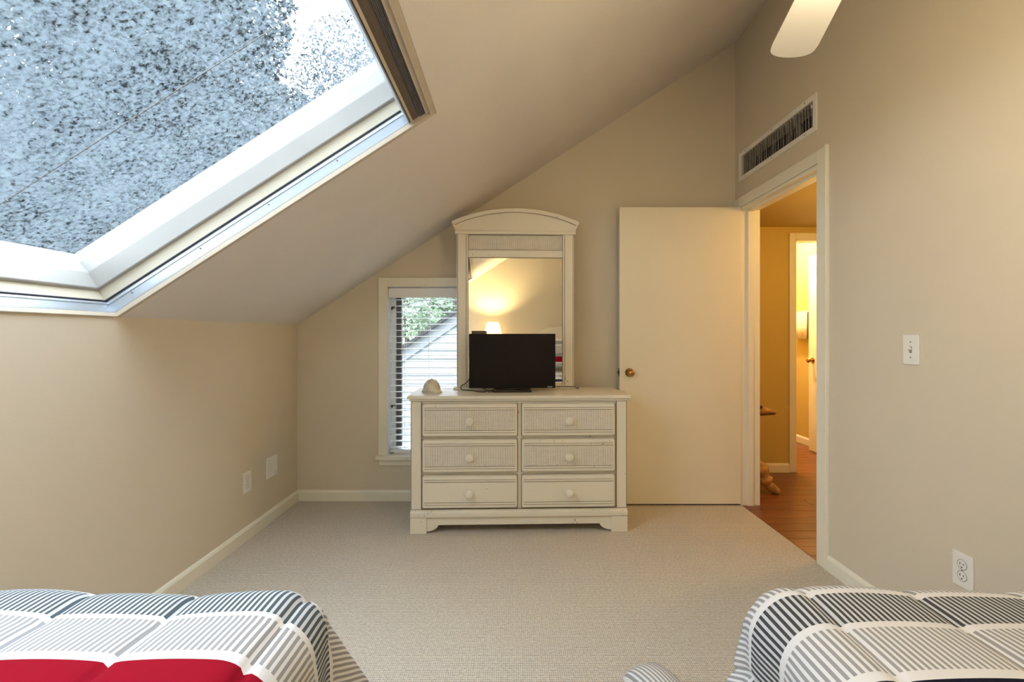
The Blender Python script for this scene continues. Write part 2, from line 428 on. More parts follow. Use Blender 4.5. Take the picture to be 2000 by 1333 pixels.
# ------------------------------------------------------------------ window in the gable wall, with blind
win = thing('window_1', 'narrow window with cream casing half hidden behind the dresser mirror', 'window', (-.58, YB, WZ0), kind='structure')
def pw(m, name, mat, parent, smooth=False): return part_world(m, name, mat, parent, smooth)
CW = .061
pw(bx(WX0-CW, WX0, YB-.016, YB, WZ0, WZ1+CW, bev=.003), 'casing', 'trim_paint', win)
pw(bx(WX1, WX1+CW, YB-.016, YB, WZ0, WZ1+CW, bev=.003), 'casing', 'trim_paint', win)
pw(bx(WX0, WX1, YB-.016, YB, WZ1, WZ1+CW, bev=.003), 'casing', 'trim_paint', win)
pw(bx(WX0-CW-.012, WX1+CW+.012, YB-.045, YB+.118, WZ0-.024, WZ0+.003, bev=.003), 'window_sill', 'trim_paint', win)
pw(bx(WX0-CW+.004, WX1+CW-.004, YB-.013, YB, WZ0-.068, WZ0-.024, bev=.003), 'apron', 'trim_paint', win)
for a, b in ((WX0, WX0+.004), (WX1-.004, WX1)): pw(bx(a, b, YB, YB+.12, WZ0, WZ1), 'jamb', 'blind_white', win)
pw(bx(WX0, WX1, YB, YB+.12, WZ1-.004, WZ1), 'jamb', 'blind_white', win)
fy0, fy1 = YB+.085, YB+.118
pw(bx(WX0+.034, WX0+.076, fy0, fy1, WZ0, WZ1-.004, bev=.002), 'sash_stile', 'bronze_frame', win)
pw(bx(WX1-.076, WX1-.034, fy0, fy1, WZ0, WZ1-.004, bev=.002), 'sash_stile', 'bronze_frame', win)
pw(bx(WX0+.034, WX1-.034, fy0-.055, fy1-.001, WZ0+.003, WZ0+.030, bev=.002), 'sash_rail', 'blind_white', win)
pw(bx(WX0+.076, WX1-.076, fy0, fy1, WZ1-.040, WZ1-.004, bev=.002), 'sash_rail', 'bronze_frame', win)
pw(bx(WX0+.070, WX1-.070, YB+.100, YB+.104, WZ0+.03, WZ1-.035), 'pane', 'clear_glass', win)
for a, b in ((WX0+.004, WX0+.034), (WX1-.034, WX1-.004)): pw(bx(a, b, fy0+.005, fy1, WZ0, WZ1-.004), 'side_stop', 'blind_white', win)
for z in (.66, 1.36): pw(MB().box(WX0+.010, WX0+.034, YB+.077, YB+.090, z-.010, z+.010, bev=.003).box(WX0+.006, WX0+.016, YB+.070, YB+.080, z-.02, z+.004, bev=.002), 'latch', 'bronze_frame', win)

blind = thing('window_blind', 'white horizontal slat blind lowered and open in the narrow window', 'blind', (-.58, YB+.045, WZ0))
pw(bx(WX0+.008, WX1-.008, YB-.004, YB+.008, WZ1-.078, WZ1-.012, bev=.003), 'valance', 'blind_white', blind)
pw(bx(WX0+.012, WX1-.012, YB+.015, YB+.07, WZ1-.05, WZ1-.006), 'head_rail', 'blind_white', blind)
NS = 25; zs0 = WZ1-.075
slat0 = None
for k in range(NS):
    z = zs0 - .0435*(k+.35)
    if slat0 is None:
        m = MB(); prof = []
        for i in range(7):
            a = (i/6-.5); prof.append((a*.050, .0030*(1-4*a*a)))
        top = [[(x, y, zz+.0011) for y, zz in prof] for x in (WX0+.010, WX1-.010)]
        bot = [[(x, y, zz-.0011) for y, zz in prof] for x in (WX0+.010, WX1-.010)]
        m.quads(top); m.quads(bot)
        m.quads([[(x, prof[0][0], prof[0][1]+s) for s in (-.0011, .0011)] for x in (WX0+.010, WX1-.010)])
        m.quads([[(x, prof[-1][0], prof[-1][1]+s) for s in (-.0011, .0011)] for x in (WX0+.010, WX1-.010)])
        slat0 = m.build('slat', 'blind_white', blind); s_ = slat0
    else: s_ = dupl(slat0, blind)
    s_.location = (0+.58, YB+.045-blind.location.y, z-blind.location.z)
zb = zs0-.0435*(NS-.2)
pw(bx(WX0+.010, WX1-.010, YB+.020, YB+.070, zb-.012, zb+.006, bev=.003), 'bottom_rail', 'blind_white', blind)
for x in (WX0+.042, WX0+.115, WX0+.285, WX1-.10):
    for yy in (YB+.0195, YB+.0705):
        pw(MB().tube([(x, yy, zb), (x, yy, WZ1-.03)], .0011, 6), 'ladder_cord', 'cord_white', blind)
wand = MB().tube([(WX0+.052, YB+.012, WZ1-.09), (WX0+.052, YB+.012, 1.03)], .0022, 8)
for z in (1.30, 1.115, 1.03): wand.sph((WX0+.052, YB+.012, z), .006, (1, 1, 1.5))
pw(wand, 'tilt_cord', 'cord_white', blind, True)

# ------------------------------------------------------------------ doorway trim, door
dt = thing('trim_1', 'cream casing and jamb around the hall doorway', 'door frame', (XR, (DY0+DY1)/2, 0), kind='structure')
def casing_x(y0, y1, z0, z1, nm='casing'):
    m = bx(XR-.014, XR, y0, y1, z0, z1, bev=.003); return pw(m, nm, 'trim_paint', dt)
casing_x(DY0-.07, DY0-.004, 0, DZ+.066)
casing_x(DY1+.004, YB-.002, 0, DZ+.066)
casing_x(DY0-.004, DY1+.004, DZ+.004, DZ+.066)
for y0, y1 in ((DY0-.078, DY0-.066),): pw(bx(XR-.019, XR, y0, y1, 0, DZ+.072, bev=.003), 'back_band', 'trim_paint', dt)
pw(bx(XR-.002, XR+.125, DY1-.018, DY1, 0, DZ), 'jamb', 'trim_paint', dt)
pw(bx(XR-.002, XR+.125, DY0, DY0+.018, 0, DZ), 'jamb', 'trim_paint', dt)
pw(bx(XR-.002, XR+.125, DY0+.018, DY1-.018, DZ-.018, DZ), 'head_jamb', 'trim_paint', dt)
pw(bx(XR+.040, XR+.075, DY1-.030, DY1-.018, 0, DZ-.018), 'stop', 'trim_paint', dt)
pw(bx(XR+.040, XR+.075, DY0+.018, DY0+.030, 0, DZ-.018), 'stop', 'trim_paint', dt)
pw(bx(XR+.040, XR+.075, DY0+.030, DY1-.030, DZ-.030, DZ-.018), 'stop', 'trim_paint', dt)

door = bx(-.828, 0, 0, .035, 0, 2.018, bev=.0015).build('door_1', 'door_paint')
door.location = (XR-.004, 3.200, .012)
tag(door, 'plain cream flush door standing open against the back wall', 'door', kind='structure')
kn = MB().lathe([(.0, .062), (.012, .0615), (.021, .056), (.0255, .046), (.024, .036), (.016, .028), (.011, .022), (.011, .006), (.028, .005), (.030, .001), (.030, 0)], (-.762, 0, .894), (0, -1, 0)).build('door_knob', 'brass', door, True)
tag(kn, 'round aged brass knob')
MB().lathe([(.0, .045), (.014, .044), (.024, .036), (.022, .026), (.011, .018), (.011, .004), (.028, .003), (.028, 0)], (-.762, .035, .894), (0, 1, 0)).build('door_knob', 'brass', door, True)
MB().box(-.8295, -.8275, .005, .030, .866, .922).box(-.838, -.828, .010, .025, .885, .903, bev=.002).build('latch_plate', 'dark_metal', door)
for z in (.20, 1.0, 1.80): bx(-.004, .0012, .004, .031, z-.045, z+.045).build('hinge', 'trim_paint', door)

# ------------------------------------------------------------------ vent
vt = thing('air_vent', 'long white framed wall vent with dark vertical louvers above the doorway', 'vent', (XR, 2.82, 2.21))
oy0, oy1, oz0, oz1 = 2.407, 3.234, 2.209, 2.403
fr = MB()
fr.box(XR-.008, XR, oy0, oy1, oz0, VZ0+.003, bev=.002).box(XR-.008, XR, oy0, oy1, VZ1-.003, oz1, bev=.002)
fr.box(XR-.008, XR, oy0, VY0+.003, VZ0, VZ1, bev=.002).box(XR-.008, XR, VY1-.003, oy1, VZ0, VZ1, bev=.002)
pw(fr, 'frame', 'white_plastic', vt)
dk = MB().box(XR+.10, XR+.104, VY0, VY1, VZ0, VZ1)
pw(dk, 'duct_back', 'duct_dark', vt)
random.seed(3)
NL = 30
for k in range(NL):
    y = VY0+.010+(VY1-VY0-.02)*k/(NL-1)
    a = math.radians(42+random.uniform(-20, 20))
    m = bx(-.010, .010, -.0010, .0010, VZ0, VZ1, rot=Matrix.Rotation(a, 4, 'Z'), at=(XR+.012, y, 0))
    pw(m, 'louver', 'louver', vt)
for y in (2.50, 2.82, 3.14):
    for z in (oz0+.012, oz1-.012): pw(MB().cyl((XR-.0105, y, z), (XR-.007, y, z), .0035, seg=10), 'screw', 'screw_grey', vt)
pw(MB().box(XR-.004, XR+.014, VY0+.020, VY0+.026, VZ1-.035, VZ1-.018, bev=.002), 'damper_lever', 'white_plastic', vt)

# ------------------------------------------------------------------ switch and outlets (local: plate in the y-z plane facing -x)
def wallplate(name, label, cat, loc, rz, wd, hd, kind):
    r = thing(name, label, cat, loc, rz)
    bx(-.0055, 0, -wd/2, wd/2, -hd/2, hd/2, bev=.0025).build('plate', 'white_plastic', r)
    def scr(y, z): MB().cyl((-.0068, y, z), (-.005, y, z), .0028, seg=10).build('screw', 'screw_grey', r)
    if kind == 'switch':
        bx(-.0062, -.005, -.006, .006, -.013, .013).build('toggle_slot', 'glaze_line', r)
        bx(-.016, -.004, -.0042, .0042, -.004, .006, bev=.001, rot=Matrix.Rotation(math.radians(25), 4, 'Y')).build('toggle', 'white_plastic', r)
        scr(0, .030); scr(0, -.030)
    elif kind == 'outlet':
        for z in (.0195, -.0195):
            m = MB().lathe([(0, .0072), (.0155, .0072), (.0165, .006), (.0165, .004)], (0, 0, z), (-1, 0, 0), 24)
            q = m.build('receptacle', 'white_plastic', r)
            MB().lathe([(.0168, .0048), (.0168, .0062), (.0180, .0062), (.0180, .0048)], (0, 0, z), (-1, 0, 0), 24).build('rim_gap', 'screw_grey', q)
            for y, hh_ in ((.0062, .0042), (-.0062, .0034)): bx(-.0077, -.006, y-.0011, y+.0011, z+.003-hh_, z+.003+hh_).build('slot', 'slot_black', q)
            MB().cyl((-.0077, 0, z-.0085), (-.006, 0, z-.0085), .0025, seg=10).build('ground_hole', 'slot_black', q)
        scr(0, 0)
    else:
        scr(wd*.28, hd*.36); scr(-wd*.28, -hd*.36)
    return r
wallplate('light_switch', 'white toggle light switch on the right wall beside the doorway', 'switch', (XR, 1.837, 1.103), 0, .073, .115, 'switch')
wallplate('power_outlet', 'white outlet low on the right wall above the bed corner', 'outlet', (XR, 1.626, .347), 0, .075, .118, 'outlet')
wallplate('power_outlet', 'white outlet low on the knee wall, next to a blank plate', 'outlet', (XL, 2.676, .327), PI, .073, .118, 'outlet')
wallplate('blank_wall_plate', 'wide blank white cover plate on the knee wall near the corner', 'wall plate', (XL, 2.950, .338), PI, .128, .128, 'blank')

# ------------------------------------------------------------------ dresser
YAW = math.radians(1.6)
AW = 'antique_white'
dr = thing('dresser', 'antique white six drawer dresser with woven drawer fronts', 'dresser', (.0376, 2.768, 0), YAW)
HW = .636       # half width of the carcass
body = MB()
body.box(-HW+.008, HW-.008, .012, .40, .085, .770)
body.box(-HW, -HW+.062, 0, .06, .118, .778, bev=.004).box(HW-.062, HW, 0, .06, .118, .778, bev=.004)    # corner posts
body.box(-HW, -HW+.05, .36, .41, .118, .778, bev=.004).box(HW-.05, HW, .36, .41, .118, .778, bev=.004)
body.box(-HW+.062, HW-.062, .004, .03, .752, .778)
body.box(-.016, .016, .004, .03, .125, .76)
for z in (.324, .531): body.box(-HW+.062, HW-.062, .006, .03, z-.012, z+.012)
body.build('body', AW, dr)
tp = MB().box(-HW-.018, HW+.018, -.022, .42, .786, .806, bev=.006, seg=3).box(-HW-.006, HW+.006, -.010, .41, .774, .788, bev=.005)
tp.build('top', AW, dr, True)
bm_ = MB().box(-HW-.004, HW+.004, -.014, .41, .092, .132, bev=.012, seg=4).box(-HW, HW, -.004, .40, .128, .140, bev=.003)
bm_.build('base_molding', AW, dr, True)
for sx_ in (-1, 1):
    for y0, y1 in ((-.010, .080), (.33, .408)):
        a, b = sorted((sx_*(HW+.002), sx_*(HW-.094)))
        bx(a, b, y0, y1, 0, .093, bev=.003).build('foot', AW, dr)
ax = HW-.094
poly = [(-ax, .093), (-ax, .012), (-ax+.012, .012)]
poly += [(-ax+.012+.055*math.sin(PI/2*i/8), .012+.036*(1-math.cos(PI/2*i/8))**.8) for i in range(1, 9)]
poly += [(-x, z) for x, z in reversed(poly[2:])] + [(ax, .012), (ax, .093)]
MB().prism(poly, 0, .018).build('apron', AW, dr)
# dark glazed grooves of the carcass
gl = MB()
for x in (-HW+.0035, -HW+.0625, HW-.0625, HW-.0035): gl.box(x-.0018, x+.0018, -.0008, .004, .14, .774)
for z in (.0925, .1405, .7735): gl.box(-HW+.002, HW-.002, -.003 if z < .13 else -.0045, .004, z-.0012, z+.0012)
gl.build('groove', 'glaze_line', dr)
cols = [(-.566, -.0135), (.0135, .561)]; rows_ = [(.571, .757), (.361, .548), (.151, .337)]
for ri, (z0, z1) in enumerate(rows_):
    for ci, (x0, x1) in enumerate(cols):
        m = MB().box(x0, x1, -.020, .010, z0, z1, bev=.011, seg=3).box(x0+.004, x1-.004, -.004, .012, z0-.003, z1+.003)
        d_ = m.build('drawer', AW, dr)
        pz0, pz1 = z0+.036, z1-.036
        if ri < 2: bx(x0+.012, x1-.012, -.0215, -.018, pz0, pz1).build('woven_panel', 'wicker', d_)
        else: bx(x0+.012, x1-.012, -.0212, -.018, pz0, pz1).build('flat_panel', AW, d_)
        b_ = MB()
        for z in (pz0-.010, pz1+.010): b_.box(x0+.012, x1-.012, -.0235, -.018, z-.004, z+.004, bev=.002)
        b_.build('bead', AW, d_)
        g_ = MB()
        for z in (pz0-.0025, pz0-.0155, pz1+.0025, pz1+.0155): g_.box(x0+.012, x1-.012, -.0208, -.018, z-.0013, z+.0013)
        g_.box(x0-.002, x1+.002, -.0012, .004, z0-.004, z0-.001).box(x0-.002, x1+.002, -.0012, .004, z1+.001, z1+.004)
        g_.box(x0-.004, x0-.0005, -.0012, .004, z0-.003, z1+.003).box(x1+.0005, x1+.004, -.0012, .004, z0-.003, z1+.003)
        g_.build('groove', 'glaze_line', d_)
        xc, zc = (x0+x1)/2, (z0+z1)/2-.002
        MB().lathe([(0, .046), (.012, .0455), (.021, .041), (.0245, .032), (.022, .022), (.013, .014), (.011, .006), (.016, .002), (.016, 0)], (xc, -.0205, zc), (0, -1, 0)).build('knob', AW, d_, True)

# ------------------------------------------------------------------ mirror on the dresser
TOPZ = .806
mi = thing('dresser_mirror', 'arched antique white mirror standing on the dresser against the gable wall', 'mirror', (.017, 3.090, TOPZ), math.radians(2.05))
MW = .385
def mz(z): return z-TOPZ
bx(-MW-.020, MW+.020, -.020, .045, 0, .014, bev=.004).build('base', AW, mi)
for sx_ in (-1, 1):
    a, b = sorted((sx_*MW, sx_*(MW-.074)))
    q = bx(a, b, 0, .030, .014, mz(1.822), bev=.004).build('stile', AW, mi)
    g_ = MB()
    for x in (MW-.0065, MW-.062): g_.box(sx_*x-.0018, sx_*x+.0018, -.0008, .003, .02, mz(1.82))
    g_.build('groove', 'glaze_line', q)
IW = MW-.074
bx(-IW, IW, .006, .026, mz(1.670), mz(1.719), bev=.003).build('rail', AW, mi)
bx(-IW, IW, .010, .026, mz(1.719), mz(1.818)).build('woven_panel', 'wicker', mi)
bx(-IW, IW, .006, .026, .014, .040, bev=.003).build('rail', AW, mi)
g_ = MB()
for z in (1.6695, 1.7195, 1.817): g_.box(-IW, IW, .0045, .010, mz(z)-.0012, mz(z)+.0012)
for x in (-IW+.001, IW-.001): g_.box(x-.0014, x+.0014, .0045, .012, .04, mz(1.818))
g_.build('groove', 'glaze_line', mi)
bx(-IW, IW, .0125, .0155, .040, mz(1.671)).build('glass', 'mirror_silver', mi)
bx(-MW+.01, MW-.01, .026, .032, .014, mz(1.82)).build('backing', 'box_brown', mi)
bx(-MW-.012, MW+.012, -.012, .036, mz(1.820), mz(1.842), bev=.005).build('cornice', AW, mi)
def arch(hw, zbase, rise, n=24): return [(-hw+2*hw*i/n, zbase+rise*(1-(2*i/n-1)**2)**.92) for i in range(n+1)]
zc0 = mz(1.842)
inner = arch(MW+.016, mz(1.878), .092)
MB().prism([(-MW+.004, zc0)] + inner + [(MW-.004, zc0)], .000, .030).build('pediment', AW, mi)
outer = arch(MW+.034, mz(1.898), .090)
inn2 = arch(MW+.020, mz(1.878), .088)
MB().prism(outer+inn2[::-1], -.018, .036).build('arch_molding', AW, mi)
MB().prism([(x, z+.001) for x, z in inn2]+[(x, z-.003) for x, z in inn2[::-1]], -.0015, .02).build('groove', 'glaze_line', mi)
for sx_ in (-1, 1):
    MB().prism([(sx_*(MW+.004), zc0-.002), (sx_*(MW+.030), mz(1.888)), (sx_*(MW+.014), mz(1.882)), (sx_*(MW-.012), zc0-.002)], -.010, .032).build('side_molding', AW, mi)

# ------------------------------------------------------------------ television and what stands on the dresser top
tv = thing('television', 'small black flat screen television on the dresser in front of the mirror', 'television', (-.005, 2.950, TOPZ+.0006), math.radians(.6))
TW, TZ0, TZ1 = .271, .021, .362
bx(-TW, TW, 0, .030, TZ0, TZ1, bev=.003).build('bezel', 'tv_black', tv)
bx(-TW+.012, TW-.012, -.0012, .002, TZ0+.022, TZ1-.012).build('screen', 'tv_black', tv)
bx(-TW+.05, TW-.05, .028, .062, TZ0+.02, TZ1-.06, bev=.012).build('back_cover', 'tv_black', tv)
bx(-.118, .118, -.052, .10, 0, .013, bev=.004).build('stand_base', 'tv_stand_black', tv)
bx(-.118, -.100, -.052, -.03, 0, .020, bev=.004).build('stand_end', 'tv_stand_black', tv)
bx(.100, .118, -.052, -.03, 0, .020, bev=.004).build('stand_end', 'tv_stand_black', tv)
bx(-.04, .04, .012, .045, .010, .06, bev=.004).build('stand_neck', 'tv_stand_black', tv)
fc = bpy.data.curves.new('maker_name', 'FONT'); fc.body = 'VIZIO'; fc.size = .0125; fc.extrude = .0004; fc.align_x = 'CENTER'
fo = bpy.data.objects.new('maker_name_text', fc); COL.objects.link(fo)
dg = bpy.context.evaluated_depsgraph_get(); me = bpy.data.meshes.new_from_object(fo.evaluated_get(dg))
bpy.data.objects.remove(fo); me.materials.clear(); me.materials.append(MATS['logo_white'])
lo = bpy.data.objects.new('lettering', me); COL.objects.link(lo); lo.parent = tv
lo.location = (TW-.036, -.0012, TZ0+.004); lo.rotation_euler = (PI/2, 0, 0)
lo['label'] = 'small pale maker lettering'
bxr = thing('media_box', 'small dark brown box perched on the top left edge of the television', 'box', (-.215, 2.966, TOPZ+TZ1), math.radians(.6))
bx(-.045, .045, -.012, .020, 0, .019, bev=.002).build('case', 'box_brown', bxr)
bx(-.044, .044, -.013, .021, .012, .014).build('lid_seam', 'tv_black', bxr)

def bez(pts, n=10):
    out = []; P = [Vector(p) for p in pts]
    for i in range(len(P)-1):
        p0, p1, p2, p3 = P[max(i-1, 0)], P[i], P[i+1], P[min(i+2, len(P)-1)]
        for k in range(n):
            s = k/n
            out.append(.5*((2*p1)+(p2-p0)*s+(2*p0-5*p1+4*p2-p3)*s*s+(3*p1-p0-3*p2+p3)*s**3))
    out.append(P[-1]); return out
z_ = TOPZ+.0035
pw(MB().tube(bez([(-.262, 3.04, z_+.09), (-.30, 3.03, z_+.045), (-.335, 3.045, z_+.020), (-.325, 3.02, z_), (-.262, 2.98, z_), (-.215, 2.92, z_), (-.175, 2.90, z_), (-.165, 2.955, z_), (-.120, 2.985, z_)]), .0028), 'power_cord', 'cord_black', tv, True)['label'] = 'black cord looping out on the dresser top left of the television'
pw(MB().tube(bez([(-.20, 2.985, z_+.02), (-.16, 2.93, z_+.0055), (-.150, 2.905, z_), (-.125, 2.915, z_), (-.13, 2.965, z_), (-.09, 2.99, z_+.01)]), .0024), 'antenna_cable', 'cord_black', tv, True)['label'] = 'short tangled black cable beside the television stand'
pw(MB().tube(bez([(.22, 3.015, z_+.02), (.27, 3.045, z_+.017), (.33, 3.056, z_+.016), (.40, 3.062, z_+.014), (.425, 3.085, z_), (.435, 3.13, z_)]), .0028), 'signal_cord', 'cord_black', tv, True)['label'] = 'black cord trailing off the dresser behind the right mirror post'

orn = thing('shell_ornament', 'small cream dome ornament with flared rim on the left of the dresser top', 'ornament', (-.502, 2.905, TOPZ), math.radians(-12))
m = MB(); rows = []
for i in range(14):
    th = i/13*PI/2; r_ = .055*math.cos(th) if i < 13 else 0.0005; z = .010+.074*math.sin(th)
    rows.append([(1.0*r_*math.cos(a), .92*r_*math.sin(a)+.004*math.sin(th), z) for a in [2*PI*k/32 for k in range(32)]])
m.quads(rows, close=True); m.build('dome', 'shell_white', orn, 'all')
m = MB(); rows = []
for r_, z in ((.046, .028), (.052, .018), (.059, .008), (.063, .002), (.061, 0), (.052, .0), (.042, .004)):
    rows.append([(r_*math.cos(a)*(1.03+.05*math.cos(a)), r_*.86*math.sin(a), z+.004*max(0, -math.cos(a))*(r_ > .05)) for a in [2*PI*k/40 for k in range(40)]])
m.quads(rows, close=True); m.build('rim', 'shell_white', orn, 'all')
MB().tube([(0, .050*math.cos(a), .010+.0755*math.sin(a)) for a in [PI*k/16 for k in range(17)]], .0022, 6).build('ridge', 'shell_white', orn, True)
MB().tube([(.053*math.cos(a), .92*.053*math.sin(a), .009) for a in [-PI*.85+PI*.75*k/16 for k in range(17)]], .0026, 6).build('rim_shadow_band', 'shell_shade', orn, True)  # brown band stands in for the shade along the rim

def point(name, loc, power, col, r=.04, parent=None):
    l = bpy.data.lights.new(name, 'POINT'); l.energy = power; l.color = col; l.shadow_soft_size = r
    o = bpy.data.objects.new(name, l); COL.objects.link(o); o.location = loc
    if parent is not None: o.parent = parent
    return o
# ------------------------------------------------------------------ ceiling fan
fh = Vector((.79, 1.055, 2.125))
fan = thing('ceiling_fan', 'white ceiling fan whose rounded blade reaches into the top of the picture', 'ceiling fan', fh)
zc_ = ceil_z(fh.x)-fh.z
MB().lathe([(.0, -.055), (.05, -.052), (.085, -.035), (.095, .0), (.10, .06), (.085, .10), (.03, .12), (.012, .125), (.012, .13)]).build('motor_housing', 'fan_white', fan, True)
MB().cyl((0, 0, .12), (0, 0, zc_-.03), .012).build('downrod', 'fan_white', fan, True)
MB().lathe([(.015, zc_-.09), (.05, zc_-.07), (.07, zc_-.02), (.072, zc_+.03)]).build('canopy', 'fan_white', fan, True)
def blade():
    m = MB(); out = []
    L0, L1 = .17, .60
    for i in range(15):
        s = i/14; x = L0+(L1-.075-L0)*s; out.append((x, -(.056+.013*s)))
    for i in range(1, 12):
        a = -PI/2+PI*i/12; out.append((L1-.075+.075*math.cos(a)**.55 if math.cos(a) > 0 else L1-.075, .069*(math.sin(a)) ))
    for i in range(14, -1, -1):
        s = i/14; x = L0+(L1-.075-L0)*s; out.append((x, .056+.013*s))
    A = [m.bm.verts.new((x, y, .003)) for x, y in out]; B = [m.bm.verts.new((x, y, -.003)) for x, y in out]
    m.bm.faces.new(A); m.bm.faces.new(B[::-1])
    for i in range(len(out)): m.bm.faces.new((A[i], A[(i+1) % len(out)], B[(i+1) % len(out)], B[i]))
    return m
MB().lathe([(.07, -.055), (.10, -.062), (.105, -.08), (.09, -.112), (.05, -.135), (.0, -.142)]).build('added_light_bowl', 'bulb_glow', fan, True)  # glowing bowl added on the unseen part of the fan
b0 = None; i0 = None
for k in range(4):
    a = math.radians(74)+2*PI*k/4
    if b0 is None:
        b0 = blade().build('blade', 'fan_white', fan); bb = b0
        i0 = MB().box(.07, .22, -.018, .018, .003, .008, bev=.001).box(.19, .24, -.04, .04, .003, .007, bev=.001).build('blade_bracket', 'fan_white', fan); ii = i0
    else: bb = dupl(b0, fan); ii = dupl(i0, fan)
    for q in (bb, ii): q.rotation_euler = (math.radians(9) if q is bb else 0, 0, a)

point('added_fan_light', (0, 0, -.21), 5.5, (1, .80, .50), .08, fan)  # lamp added under the fan to brighten the room
# ------------------------------------------------------------------ beds
def comforter(name, cx0, cx1, cy1, H, r, flare, label, mat, left_wall, seed, useam):
    random.seed(seed)
    cy0 = -.98; OV = .44; step = .0095
    nu = int((cx1-cx0+2*OV)/step); nv = int((cy1+OV-cy0)/step)
    V, UV, Fc = [], [], []
    L1 = r*PI/2
    for j in range(nv+1):
        v = cy0+(cy1+OV-cy0)*j/nv
        for i in range(nu+1):
            u = cx0-OV+(cx1-cx0+2*OV)*i/nu
            qx = u-cx1 if u > cx1 else (u-cx0 if u < cx0 else 0.0)
            qy = v-cy1 if v > cy1 else 0.0
            d = math.hypot(qx, qy)
            bxp, byp = min(max(u, cx0), cx1), min(v, cy1)
            dx, dy = (qx/d, qy/d) if d > 1e-6 else (0, 0)
            corner = 4*(dx*dy)**2
            wallside = (qx < 0) if left_wall else (qx > 0)
            fl = flare*(0.35+0.9*corner); 
            if wallside: fl *= .08
            if d <= L1:
                th = d/r; out = r*math.sin(th); drop = r*(1-math.cos(th)); nz, nh = math.cos(th), math.sin(th)
            else:
                e = d-L1; out = r+e*math.sin(fl); drop = r+e*math.cos(fl); nz, nh = math.sin(fl), math.cos(fl)
            if not wallside and d > L1*.5:       # soft hanging folds
                amt = min(1, (d-L1*.5)/.28)
                sarc = (u if abs(dy) > abs(dx) else v) if corner < .3 else math.atan2(dy, abs(dx))*.35
                out += amt*(.010*math.sin(sarc*21+seed)+.006*math.sin(sarc*47+1.3*seed))*(1+1.6*corner)
            pf = abs(math.sin(PI*(u-useam)/.228))**.35*.011
            pf -= .007*math.exp(-(((u-useam+.114) % .228-.114)/.006)**2)
            pv = .004*abs(math.sin(PI*(v-.90)/.235))**.5
            lump = .005*math.sin(u*9+seed)*math.sin(v*7+2*seed)
            p_ = pf+pv+lump
            if wallside: p_ *= .3
            z = H-drop+nz*p_
            x = bxp+dx*(out+nh*p_); y = byp+dy*(out+nh*p_)
            if z < .012: 
                x += dx*(.012-z)*.15*(0 if wallside else 1); y += dy*(.012-z)*.15; z = .012+.004*abs(math.sin(u*30))
            V.append((x, y, z)); UV.append((u, v))
    for j in range(nv):
        for i in range(nu):
            a = j*(nu+1)+i; Fc.append((a, a+1, a+nu+2, a+nu+1))
    me = bpy.data.meshes.new(name); me.from_pydata(V, [], Fc); uvl = me.uv_layers.new(name='UVMap')
    for lp in me.loops: uvl.data[lp.index].uv = UV[lp.vertex_index]
    for p in me.polygons: p.use_smooth = True
    me.materials.append(MATS[mat])
    o = bpy.data.objects.new(name, me); COL.objects.link(o)
    sm = o.modifiers.new('thickness', 'SOLIDIFY'); sm.thickness = .006; sm.offset = -1
    return tag(o, label, 'comforter', 'striped quilted comforters on the two beds')
def bed(x0, x1, y1, H, label):
    b = thing('bed', label, 'bed', ((x0+x1)/2, (YN+y1)/2, 0), group='twin beds')
    pw(bx(x0, x1, YN+.06, y1, .36, H, bev=.04, seg=3), 'mattress', 'mattress_white', b)
    pw(bx(x0+.005, x1-.005, YN+.06, y1-.005, .17, .355, bev=.01), 'box_spring', 'mattress_white', b)
    for x in (x0+.06, x1-.06):
        for y in (YN+.16, y1-.08): pw(MB().cyl((x, y, 0), (x, y, .172), .022), 'leg', 'dark_metal', b)
    xc, hw = (x0+x1)/2, (x1-x0)/2
    pts = [(xc-hw+2*hw*i/28, 1.10+.17*(1-(2*i/28-1)**2)**.9) for i in range(29)]
    hb = MB().prism([(xc-hw, .25)]+pts+[(xc+hw, .25)], YN+.018, YN+.045)
    hb = pw(hb, 'headboard', AW, b)
    pw(MB().prism([(x, z+.022) for x, z in pts]+[(x, z-.012) for x, z in pts[::-1]], YN+.012, YN+.055), 'headboard_cap', AW, b)
    pw(bx(x0-.012, x0+.045, YN+.015, YN+.052, 0, 1.11, bev=.004), 'headboard_post', AW, b)
    pw(bx(x1-.045, x1+.012, YN+.015, YN+.052, 0, 1.11, bev=.004), 'headboard_post', AW, b)
    return b
LB = (-1.405, -.500, .975, .600); RB = (.605, 1.425, .985, .602)
bed(LB[0]-.04, LB[1]+.04, LB[2]+.03, .565, 'twin bed on the skylight side under the red banded comforter')
bed(RB[0]-.04, RB[1]+.04, RB[2]+.03, .567, 'twin bed by the right wall under the navy banded comforter')
comforter('comforter', *LB, .092, math.radians(19), 'quilted striped comforter with a red band on the bed below the skylight', 'comforter_red', True, 2, -.452)
comforter('comforter', *RB, .092, math.radians(13), 'quilted striped comforter with a navy band on the bed by the right wall', 'comforter_navy', False, 5, .62)
